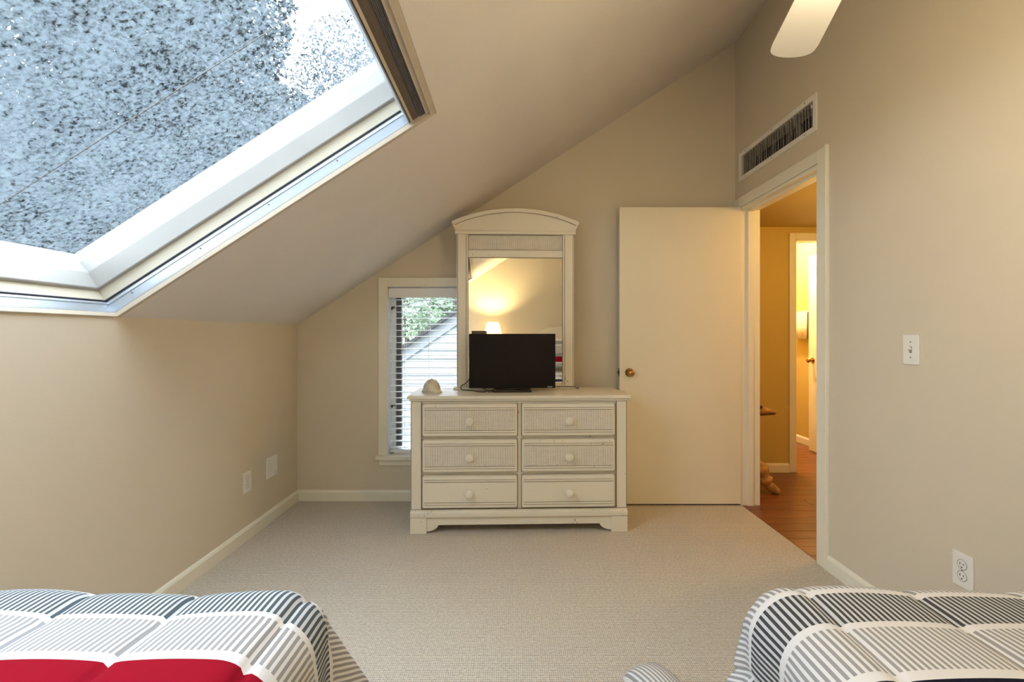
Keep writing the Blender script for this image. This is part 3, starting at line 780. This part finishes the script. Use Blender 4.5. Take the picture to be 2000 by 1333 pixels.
def pillow(name, label, loc, wx, hz, th, mat, rx, group=None, rz=0):
    m = bmesh.new(); N = 20; uvl = m.loops.layers.uv.new('UVMap'); rows = {}
    for s in (1, -1):
        for i in range(N+1):
            for j in range(N+1):
                a, b = i/N*2-1, j/N*2-1
                edge = abs(a) == 1 or abs(b) == 1
                if s == -1 and edge: rows[(s, i, j)] = rows[(1, i, j)]; continue
                bulge = th/2*((1-a*a)*(1-b*b))**.42
                k = 1-.05*(abs(a*b)**3) - .04*(1-abs(a*b))*max(abs(a), abs(b))**6
                rows[(s, i, j)] = m.verts.new((a*wx/2*k, s*bulge, hz/2+b*hz/2*k))
        for i in range(N):
            for j in range(N):
                f = m.faces.new((rows[(s, i, j)], rows[(s, i+1, j)], rows[(s, i+1, j+1)], rows[(s, i, j+1)]))
                f.smooth = True
                for lp in f.loops: lp[uvl].uv = (lp.vert.co.x, lp.vert.co.z)
    bmesh.ops.recalc_face_normals(m, faces=m.faces[:])
    me = bpy.data.meshes.new(name); m.to_mesh(me); m.free(); me.materials.append(MATS[mat])
    o = bpy.data.objects.new(name, me); COL.objects.link(o); o.location = loc; o.rotation_euler = (rx, 0, rz)
    return tag(o, label, 'pillow', group)
pillow('pillow', 'banded red and grey pillow propped against the headboard in the mirror', (1.01, -.79, .655), .66, .48, .17, 'sham_bands', math.radians(16), 'pillows on the beds')
pillow('pillow', 'banded pillow propped on the bed below the skylight, behind the camera', (-.93, -.79, .655), .66, .48, .17, 'sham_bands', math.radians(16), 'pillows on the beds')
pillow('floor_cushion', 'rumpled white and grey striped cushion on the carpet near the bed corner', (.412, 1.545, .058), .145, .22, .115, 'pillow_stripes', math.radians(90), None, .4)

# nightstand and lamp between the beds (seen in the mirror)
ns = thing('nightstand', 'antique white nightstand between the two beds', 'nightstand', (.06, -.83, 0))
bx(-.24, .24, -.19, .19, .10, .66, bev=.003).build('body', AW, ns)
bx(-.26, .26, -.205, .215, .66, .685, bev=.006).build('top', AW, ns)
for x in (-.21, .21):
    for y in (-.16, .16): bx(x-.025, x+.025, y-.025, y+.025, 0, .10).build('foot', AW, ns)
for z0, z1 in ((.40, .63), (.13, .37)):
    q = bx(-.215, .215, .185, .205, z0, z1, bev=.006).build('drawer', AW, ns)
    MB().sph((0, .222, (z0+z1)/2), .02).build('knob', AW, q, True)
LX, LY = -.02, -.79
lp = thing('table_lamp', 'lit table lamp with a pleated cream shade on the nightstand, seen in the mirror', 'lamp', (LX, LY, .685))
MB().lathe([(.075, 0), (.075, .012), (.05, .02), (.03, .05), (.055, .12), (.07, .20), (.055, .29), (.022, .35), (.014, .38), (.014, .42)]).build('base', 'ceramic_base', lp, True)
MB().cyl((0, 0, .42), (0, 0, .50), .010).build('stem', 'brass', lp, True)
m = MB(); rows = []
for s, z in ((0, .445), (1, .665)):
    rows.append([((.150-.070*s)*(1+.018*(k % 2))*math.cos(2*PI*k/72), (.150-.070*s)*(1+.018*(k % 2))*math.sin(2*PI*k/72), z) for k in range(72)])
m.quads(rows, close=True); m.build('shade', 'lamp_shade', lp)
MB().sph((0, 0, .54), .03, (1, 1, 1.3)).build('bulb', 'bulb_glow', lp, True)
point('lamp_light', (0, 0, .595), 46, (1, .76, .36), .03, lp)

# ------------------------------------------------------------------ hall and bathroom beyond the doorway
HX0, HX1, HY, HC = 1.05, 3.10, 3.985, 2.075
BX0, BX1, BZ = 2.385, 3.02, 1.97
fl = bx(HX0, 3.3, 1.9, 5.9, -.12, -.012).build('floor_hall', 'duct_dark'); tag(fl, 'reddish brown wood plank floor of the hall and bathroom', 'floor', kind='structure')
random.seed(11)
pm = {}
pd = .105
y = 1.95; k = 0
while y < 5.85:
    off = random.uniform(.2, 1.1)
    xa = XR+.004 if y < YB+.1 else HX0+.02
    cuts = [xa, xa+off, xa+off+.95, 3.25] if xa+off+.95 < 3.1 else [xa, xa+off, 3.25]
    for a, b in zip(cuts, cuts[1:]):
        bx(a+.0012, b-.0012, y+.001, y+pd-.001, -.014, random.uniform(-.0006, .0006), bev=.001, seg=1).build('plank', 'wood_plank', fl)
    y += pd; k += 1
pw2 = lambda m, n, mt: m.build(n, mt)
hw_ = grid_wall([HX0, BX0, BX1, HX1+.12], [0, BZ, HC+.05], [(BX0, BX1, -.1, BZ)], HY, HY+.10, lambda u, v, t_: (u, t_, v)).build('wall_hall_back', 'hall_lit_paint')
tag(hw_, 'beige hall wall coloured gold for warm lamp light, with the bathroom doorway', 'wall', kind='structure')
tag(bx(HX1, HX1+.1, 1.85, 5.9, 0, 2.5).build('wall_hall_right', 'hall_lit_paint'), 'far side wall of hall and bathroom with the towel bar', 'wall', kind='structure')
tag(bx(HX0-.1, HX0, 3.40, HY+.1, 0, 2.5).build('wall_hall_left', 'hall_lit_paint'), 'hall end wall behind the carved figure', 'wall', kind='structure')
tag(bx(HX0, XR, YB+.121, YB+.14, 0, 2.5).build('wall_hall_front', 'hall_lit_paint'), 'hall side of the bedroom gable wall', 'wall', kind='structure')
tag(bx(XR+.1, HX1, 1.85, 1.95, 0, 2.5).build('wall_hall_near', 'hall_lit_paint'), 'near end wall of the hall', 'wall', kind='structure')
tag(bx(2.0, HX1, 5.8, 5.9, 0, 2.5).build('wall_bath_back', 'hall_lit_paint'), 'back wall of the bathroom', 'wall', kind='structure')
tag(bx(2.0, 2.1, HY+.1, 5.9, 0, 2.5).build('wall_bath_left', 'hall_lit_paint'), 'left wall of the bathroom', 'wall', kind='structure')
tag(bx(HX0-.1, HX1+.1, YB+.121, HY+.1, HC, HC+.1).box(XR+.121, HX1+.1, 1.85, YB+.121, HC, HC+.1).build('ceiling_hall', 'hall_lit_paint'), 'low ceiling of the hall', 'ceiling', kind='structure')
tag(bx(1.98, HX1+.1, HY+.1, 5.92, 2.3, 2.4).build('ceiling_bath', 'ceiling_paint'), 'ceiling of the bathroom', 'ceiling', kind='structure')
baseboard('baseboard_hall', (HX0, HY, 0), (BX0-.055, HY, 0), (0, -1, 0), 'cream baseboard on the hall wall')
baseboard('baseboard_bath', (HX1, HY+.1, 0), (HX1, 5.8, 0), (-1, 0, 0), 'cream baseboard under the towel bar in the bathroom')
t2 = thing('trim_2', 'cream casing around the bathroom doorway', 'door frame', (BX0, HY, 0), kind='structure')
pw(bx(BX0-.052, BX0, HY-.014, HY, 0, BZ+.052, bev=.003), 'casing', 'trim_paint', t2)
pw(bx(BX1, BX1+.052, HY-.014, HY, 0, BZ+.052, bev=.003), 'casing', 'trim_paint', t2)
pw(bx(BX0, BX1, HY-.014, HY, BZ, BZ+.052, bev=.003), 'casing', 'trim_paint', t2)
pw(bx(BX0-.002, BX0+.012, HY, HY+.10, 0, BZ), 'jamb', 'trim_paint', t2)
pw(bx(BX1-.012, BX1+.002, HY, HY+.10, 0, BZ), 'jamb', 'trim_paint', t2)
pw(bx(BX0, BX1, HY, HY+.10, BZ-.012, BZ), 'head_jamb', 'trim_paint', t2)
d2 = bx(0, .034, 0, .625, 0, 1.935, bev=.0015).build('door_2', 'trim_paint'); d2.location = (2.966, 4.10, .010)
tag(d2, 'white bathroom door swung open beyond the hall', 'door', kind='structure')
MB().lathe([(.0, .060), (.012, .0595), (.020, .054), (.0245, .044), (.016, .028), (.011, .022), (.011, .006), (.028, .005), (.030, 0)], (0, .56, .90), (-1, 0, 0)).build('door_knob', 'brass', d2, True)
tb = thing('towel_bar', 'thin metal towel bar on the bathroom wall', 'towel bar', (HX1, 4.95, 1.40))
MB().cyl((-.06, -.30, 0), (-.06, .17, 0), .008).build('bar', 'chrome', tb, True)
for y in (-.30, .17): MB().cyl((-.065, y, 0), (0, y, 0), .010).build('bracket', 'chrome', tb, True)
tw = thing('hand_towel', 'folded cream hand towel hanging from the bathroom towel bar', 'towel', (HX1-.06, 4.98, 1.12))
m = MB(); rows = []
for i in range(13):
    y = -.13+.26*i/12; wv = .006*math.sin(i*1.3)
    rows.append([(-.016-wv, y, 0), (-.014-wv, y, .14), (-.013, y, .27), (0, y, .293), (.013, y, .27), (.014+wv, y, .16), (.015+wv, y, .04)])
m.quads(rows); o = m.build('cloth', 'towel_white', tw, 'all'); sm = o.modifiers.new('thickness', 'SOLIDIFY'); sm.thickness = .006
for nm, lab, x, y, z, pwr, col in (('ceiling_light', 'round hall ceiling light above the hallway', 2.35, 2.75, HC, 10, (1, .56, .08)),
                                  ('ceiling_light', 'round bathroom ceiling light', 2.6, 4.9, 2.3, 52, (1, .78, .46))):
    L = thing(nm, lab, 'ceiling light', (x, y, z))
    MB().lathe([(.13, 0), (.13, -.015), (.12, -.02)]).build('base', 'white_plastic', L, True)
    MB().lathe([(.115, -.02), (.105, -.045), (.07, -.07), (.0, -.08)]).build('globe', 'bulb_glow', L, True)
    point('ceiling_light_lamp', (0, 0, -.13), pwr, col, .06, L)

# carved long-snouted figure standing in the hall, half hidden by the door jamb
fg = thing('carved_animal_figure', 'carved wooden long snouted animal figure standing in the hall behind the door jamb', 'figurine', (1.75, 3.53, 0))
MB().tube(bez([(-.05, .03, .0), (-.055, .03, .12), (-.05, .03, .26), (-.04, .02, .40), (-.03, .01, .52), (-.02, .0, .60)], 5),
          [.050+.030*math.sin(PI*min(1, i/18)) - .022*max(0, (i-14)/11) for i in range(26)], 14).build('body', 'carved_wood', fg, 'all')
hp = [(-.06, .612, .040, .044), (-.02, .616, .046, .050), (.03, .616, .048, .054), (.075, .610, .044, .050), (.11, .600, .034, .034), (.15, .592, .026, .022), (.19, .588, .021, .015), (.212, .586, .014, .011), (.222, .585, .005, .004)]
MB().tube([(x, -.01, z) for x, z, _, _ in hp], [(a, b) for _, _, a, b in hp], 16).build('head', 'carved_wood', fg, 'all')
MB().tube(bez([(.03, -.01, .566), (.10, -.012, .566), (.17, -.012, .569), (.208, -.012, .572)], 5), [(.020, .008)]*8+[(.016, .007)]*6+[(.010, .005), (.004, .002)], 10).build('lower_jaw', 'carved_dark', fg, 'all')
for y in (-.052, .032): MB().sph((.082, y, .628), .012).build('eye', 'carved_dark', fg, True)
MB().tube(bez([(.085, -.01, .652), (.05, -.01, .668), (-.02, -.01, .662)], 4), [.012, .014, .015, .016, .016, .016, .014, .012, .008], 8).build('brow', 'carved_wood', fg, 'all')
leg_p = bez([(-.03, -.03, .27), (.04, -.045, .205), (.085, -.06, .15), (.105, -.065, .10), (.135, -.075, .052), (.175, -.085, .022), (.196, -.09, .016)], 5)
MB().tube(leg_p, [.066-.046*(i/30) + .009*math.sin(i*.9)*(i < 20) for i in range(31)], 12).build('leg', 'carved_wood', fg, 'all')
MB().tube([(p.x-.05, .10-p.y*.3, p.z) for p in leg_p], [.050-.034*(i/30) for i in range(31)], 12).build('leg', 'carved_wood', fg, 'all')
MB().tube(bez([(-.06, .05, .12), (-.16, .06, .06), (-.26, .05, .025), (-.34, .04, .018)], 6), [.05-.038*i/18 for i in range(19)], 10).build('tail', 'carved_wood', fg, 'all')

# ------------------------------------------------------------------ outside: ground, neighbouring house, trees
tag(bx(-60, 60, -40, 90, -3.4, -3.2).build('ground', 'grass_ground'), 'grassy ground far below the window', 'ground', kind='structure')
HYY = 8.0
nh = thing('neighbour_house', 'pale lap sided gable end of the neighbouring house outside the window', 'house', (1.8, HYY, -3.2))
AX, AZ, SLP = 1.8, 3.42, .685       # apex of the gable and its slope
def roofz(x): return AZ-SLP*abs(x-AX)
pw(MB().prism([(-3.0, -3.2), (6.6, -3.2), (6.6, roofz(6.6)), (AX, AZ), (-3.0, roofz(-3.0))], HYY+.03, HYY+6), 'wall', 'siding_paint', nh)
z = -1.9; bh = .140
while z < AZ-.3:
    hwid = (AZ-.13-(z+bh))/SLP
    hw0 = (AZ-.13-z)/SLP
    xa, xb = max(-3.0, AX-hw0), min(6, AX+hw0); xa1, xb1 = max(-3.0, AX-hwid), min(6, AX+hwid)
    m = MB(); A = [(xa, HYY-.010, z), (xb, HYY-.010, z), (xb1, HYY+.012, z+bh+.012), (xa1, HYY+.012, z+bh+.012)]
    Bk = [(x, HYY+.031, zz) for x, _, zz in A]
    va = [m.bm.verts.new(p) for p in A]; vb = [m.bm.verts.new(p) for p in Bk]
    m.bm.faces.new(va); m.bm.faces.new(vb[::-1])
    for i in range(4): m.bm.faces.new((va[i], va[(i+1) % 4], vb[(i+1) % 4], vb[i]))
    pw(m, 'siding_board', 'siding_paint', nh)
    z += bh
for sg in (-1, 1):
    x0, x1 = AX, AX+sg*5.1
    z0, z1 = AZ, AZ-SLP*5.1
    pw(MB().prism([(x0, z0), (x1, z1), (x1, z1-.20), (x0, z0-.20)], HYY-.045, HYY-.012), 'rake_board', 'rake_paint', nh)
    pw(MB().prism([(x0, z0+.06), (x1, z1+.06), (x1, z1), (x0, z0)], HYY-.16, HYY+6), 'roof', 'roof_shingle', nh)

def tree(label, base, height, crown, nleaf, leaf, mat, seed, size):
    random.seed(seed)
    t_ = thing('tree', label, 'tree', base, group='trees outside the house')
    m = MB(); top = Vector((random.uniform(-.4, .4), random.uniform(-.4, .4), height*.8))
    tr = size
    m.tube(bez([(0, 0, 0), (random.uniform(-.2, .2), .1, height*.3), (top.x*.6, top.y*.6, height*.55), top], 4), [tr*(1-.8*i/12) for i in range(13)], 10)
    for k in range(9):
        z0 = height*random.uniform(.3, .7); a = random.uniform(0, 2*PI); L = crown[0][3]*random.uniform(.6, 1.0)
        p0 = Vector((top.x*.5, top.y*.5, z0)); p1 = p0+Vector((math.cos(a)*L*.5, math.sin(a)*L*.5, L*.35)); p2 = p0+Vector((math.cos(a)*L, math.sin(a)*L, L*.55))
        m.tube(bez([p0, p1, p2], 4), [tr*.35*(1-.85*i/8) for i in range(9)], 6)
    m.build('trunk', 'bark', t_, True)
    V, Fc = [], []
    for k in range(nleaf):
        cx, cy, cz, rr, rz = crown[k % len(crown)]
        while True:
            p = Vector((random.uniform(-1, 1), random.uniform(-1, 1), random.uniform(-1, 1)))
            if .25 < p.length < 1: break
        p = Vector((cx+p.x*rr, cy+p.y*rr, cz+p.z*rz))
        a = Vector((random.gauss(0, 1), random.gauss(0, 1), random.gauss(0, .7))).normalized()
        b = a.cross(Vector((random.gauss(0, 1), random.gauss(0, 1), random.gauss(0, 1)))).normalized()
        s = leaf*random.uniform(.6, 1.3); i = len(V)
        V += [p-a*s, p-b*s*.45, p+a*s, p+b*s*.45]; Fc.append((i, i+1, i+2, i+3))
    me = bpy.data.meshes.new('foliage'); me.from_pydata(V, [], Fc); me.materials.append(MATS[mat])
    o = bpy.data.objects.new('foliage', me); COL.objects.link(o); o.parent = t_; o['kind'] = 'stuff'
    return t_
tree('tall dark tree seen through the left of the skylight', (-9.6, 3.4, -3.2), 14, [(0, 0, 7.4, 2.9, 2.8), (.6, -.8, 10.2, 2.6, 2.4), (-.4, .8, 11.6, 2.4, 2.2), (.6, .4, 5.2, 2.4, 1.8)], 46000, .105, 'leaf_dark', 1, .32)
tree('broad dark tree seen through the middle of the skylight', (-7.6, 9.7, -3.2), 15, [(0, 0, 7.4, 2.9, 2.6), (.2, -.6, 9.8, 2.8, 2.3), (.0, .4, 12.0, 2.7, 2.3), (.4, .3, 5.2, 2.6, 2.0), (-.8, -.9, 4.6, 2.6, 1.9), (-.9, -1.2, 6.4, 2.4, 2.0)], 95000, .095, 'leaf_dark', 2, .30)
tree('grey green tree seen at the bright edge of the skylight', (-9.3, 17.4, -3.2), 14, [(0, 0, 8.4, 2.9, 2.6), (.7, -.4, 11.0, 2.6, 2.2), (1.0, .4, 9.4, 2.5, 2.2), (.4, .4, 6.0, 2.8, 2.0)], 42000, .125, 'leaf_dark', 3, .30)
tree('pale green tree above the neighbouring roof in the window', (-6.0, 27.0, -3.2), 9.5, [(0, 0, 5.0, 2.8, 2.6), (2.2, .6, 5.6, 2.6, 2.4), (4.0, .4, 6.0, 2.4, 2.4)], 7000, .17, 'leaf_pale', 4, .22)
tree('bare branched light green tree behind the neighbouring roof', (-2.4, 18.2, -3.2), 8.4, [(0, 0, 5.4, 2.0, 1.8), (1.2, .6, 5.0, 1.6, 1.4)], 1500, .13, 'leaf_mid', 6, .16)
tree('unseen tall tree added behind the house to shade the skylight frame', (-5.0, -7.5, -3.2), 15, [(0, 0, 8.4, 3.4, 3.0), (.7, .4, 11.4, 3.0, 2.6), (-.6, -.4, 12.6, 2.6, 2.2)], 9000, .22, 'leaf_dark', 8, .30)  # out of view, added to cut the sky light on the skylight frame
tree('second unseen tree added behind the house to shade the skylight frame', (1.8, -8.5, -3.2), 15, [(0, 0, 9.4, 3.2, 3.0), (.7, .4, 12.0, 3.0, 2.6)], 8000, .22, 'leaf_dark', 9, .30)  # another unseen light blocker added for the skylight frame
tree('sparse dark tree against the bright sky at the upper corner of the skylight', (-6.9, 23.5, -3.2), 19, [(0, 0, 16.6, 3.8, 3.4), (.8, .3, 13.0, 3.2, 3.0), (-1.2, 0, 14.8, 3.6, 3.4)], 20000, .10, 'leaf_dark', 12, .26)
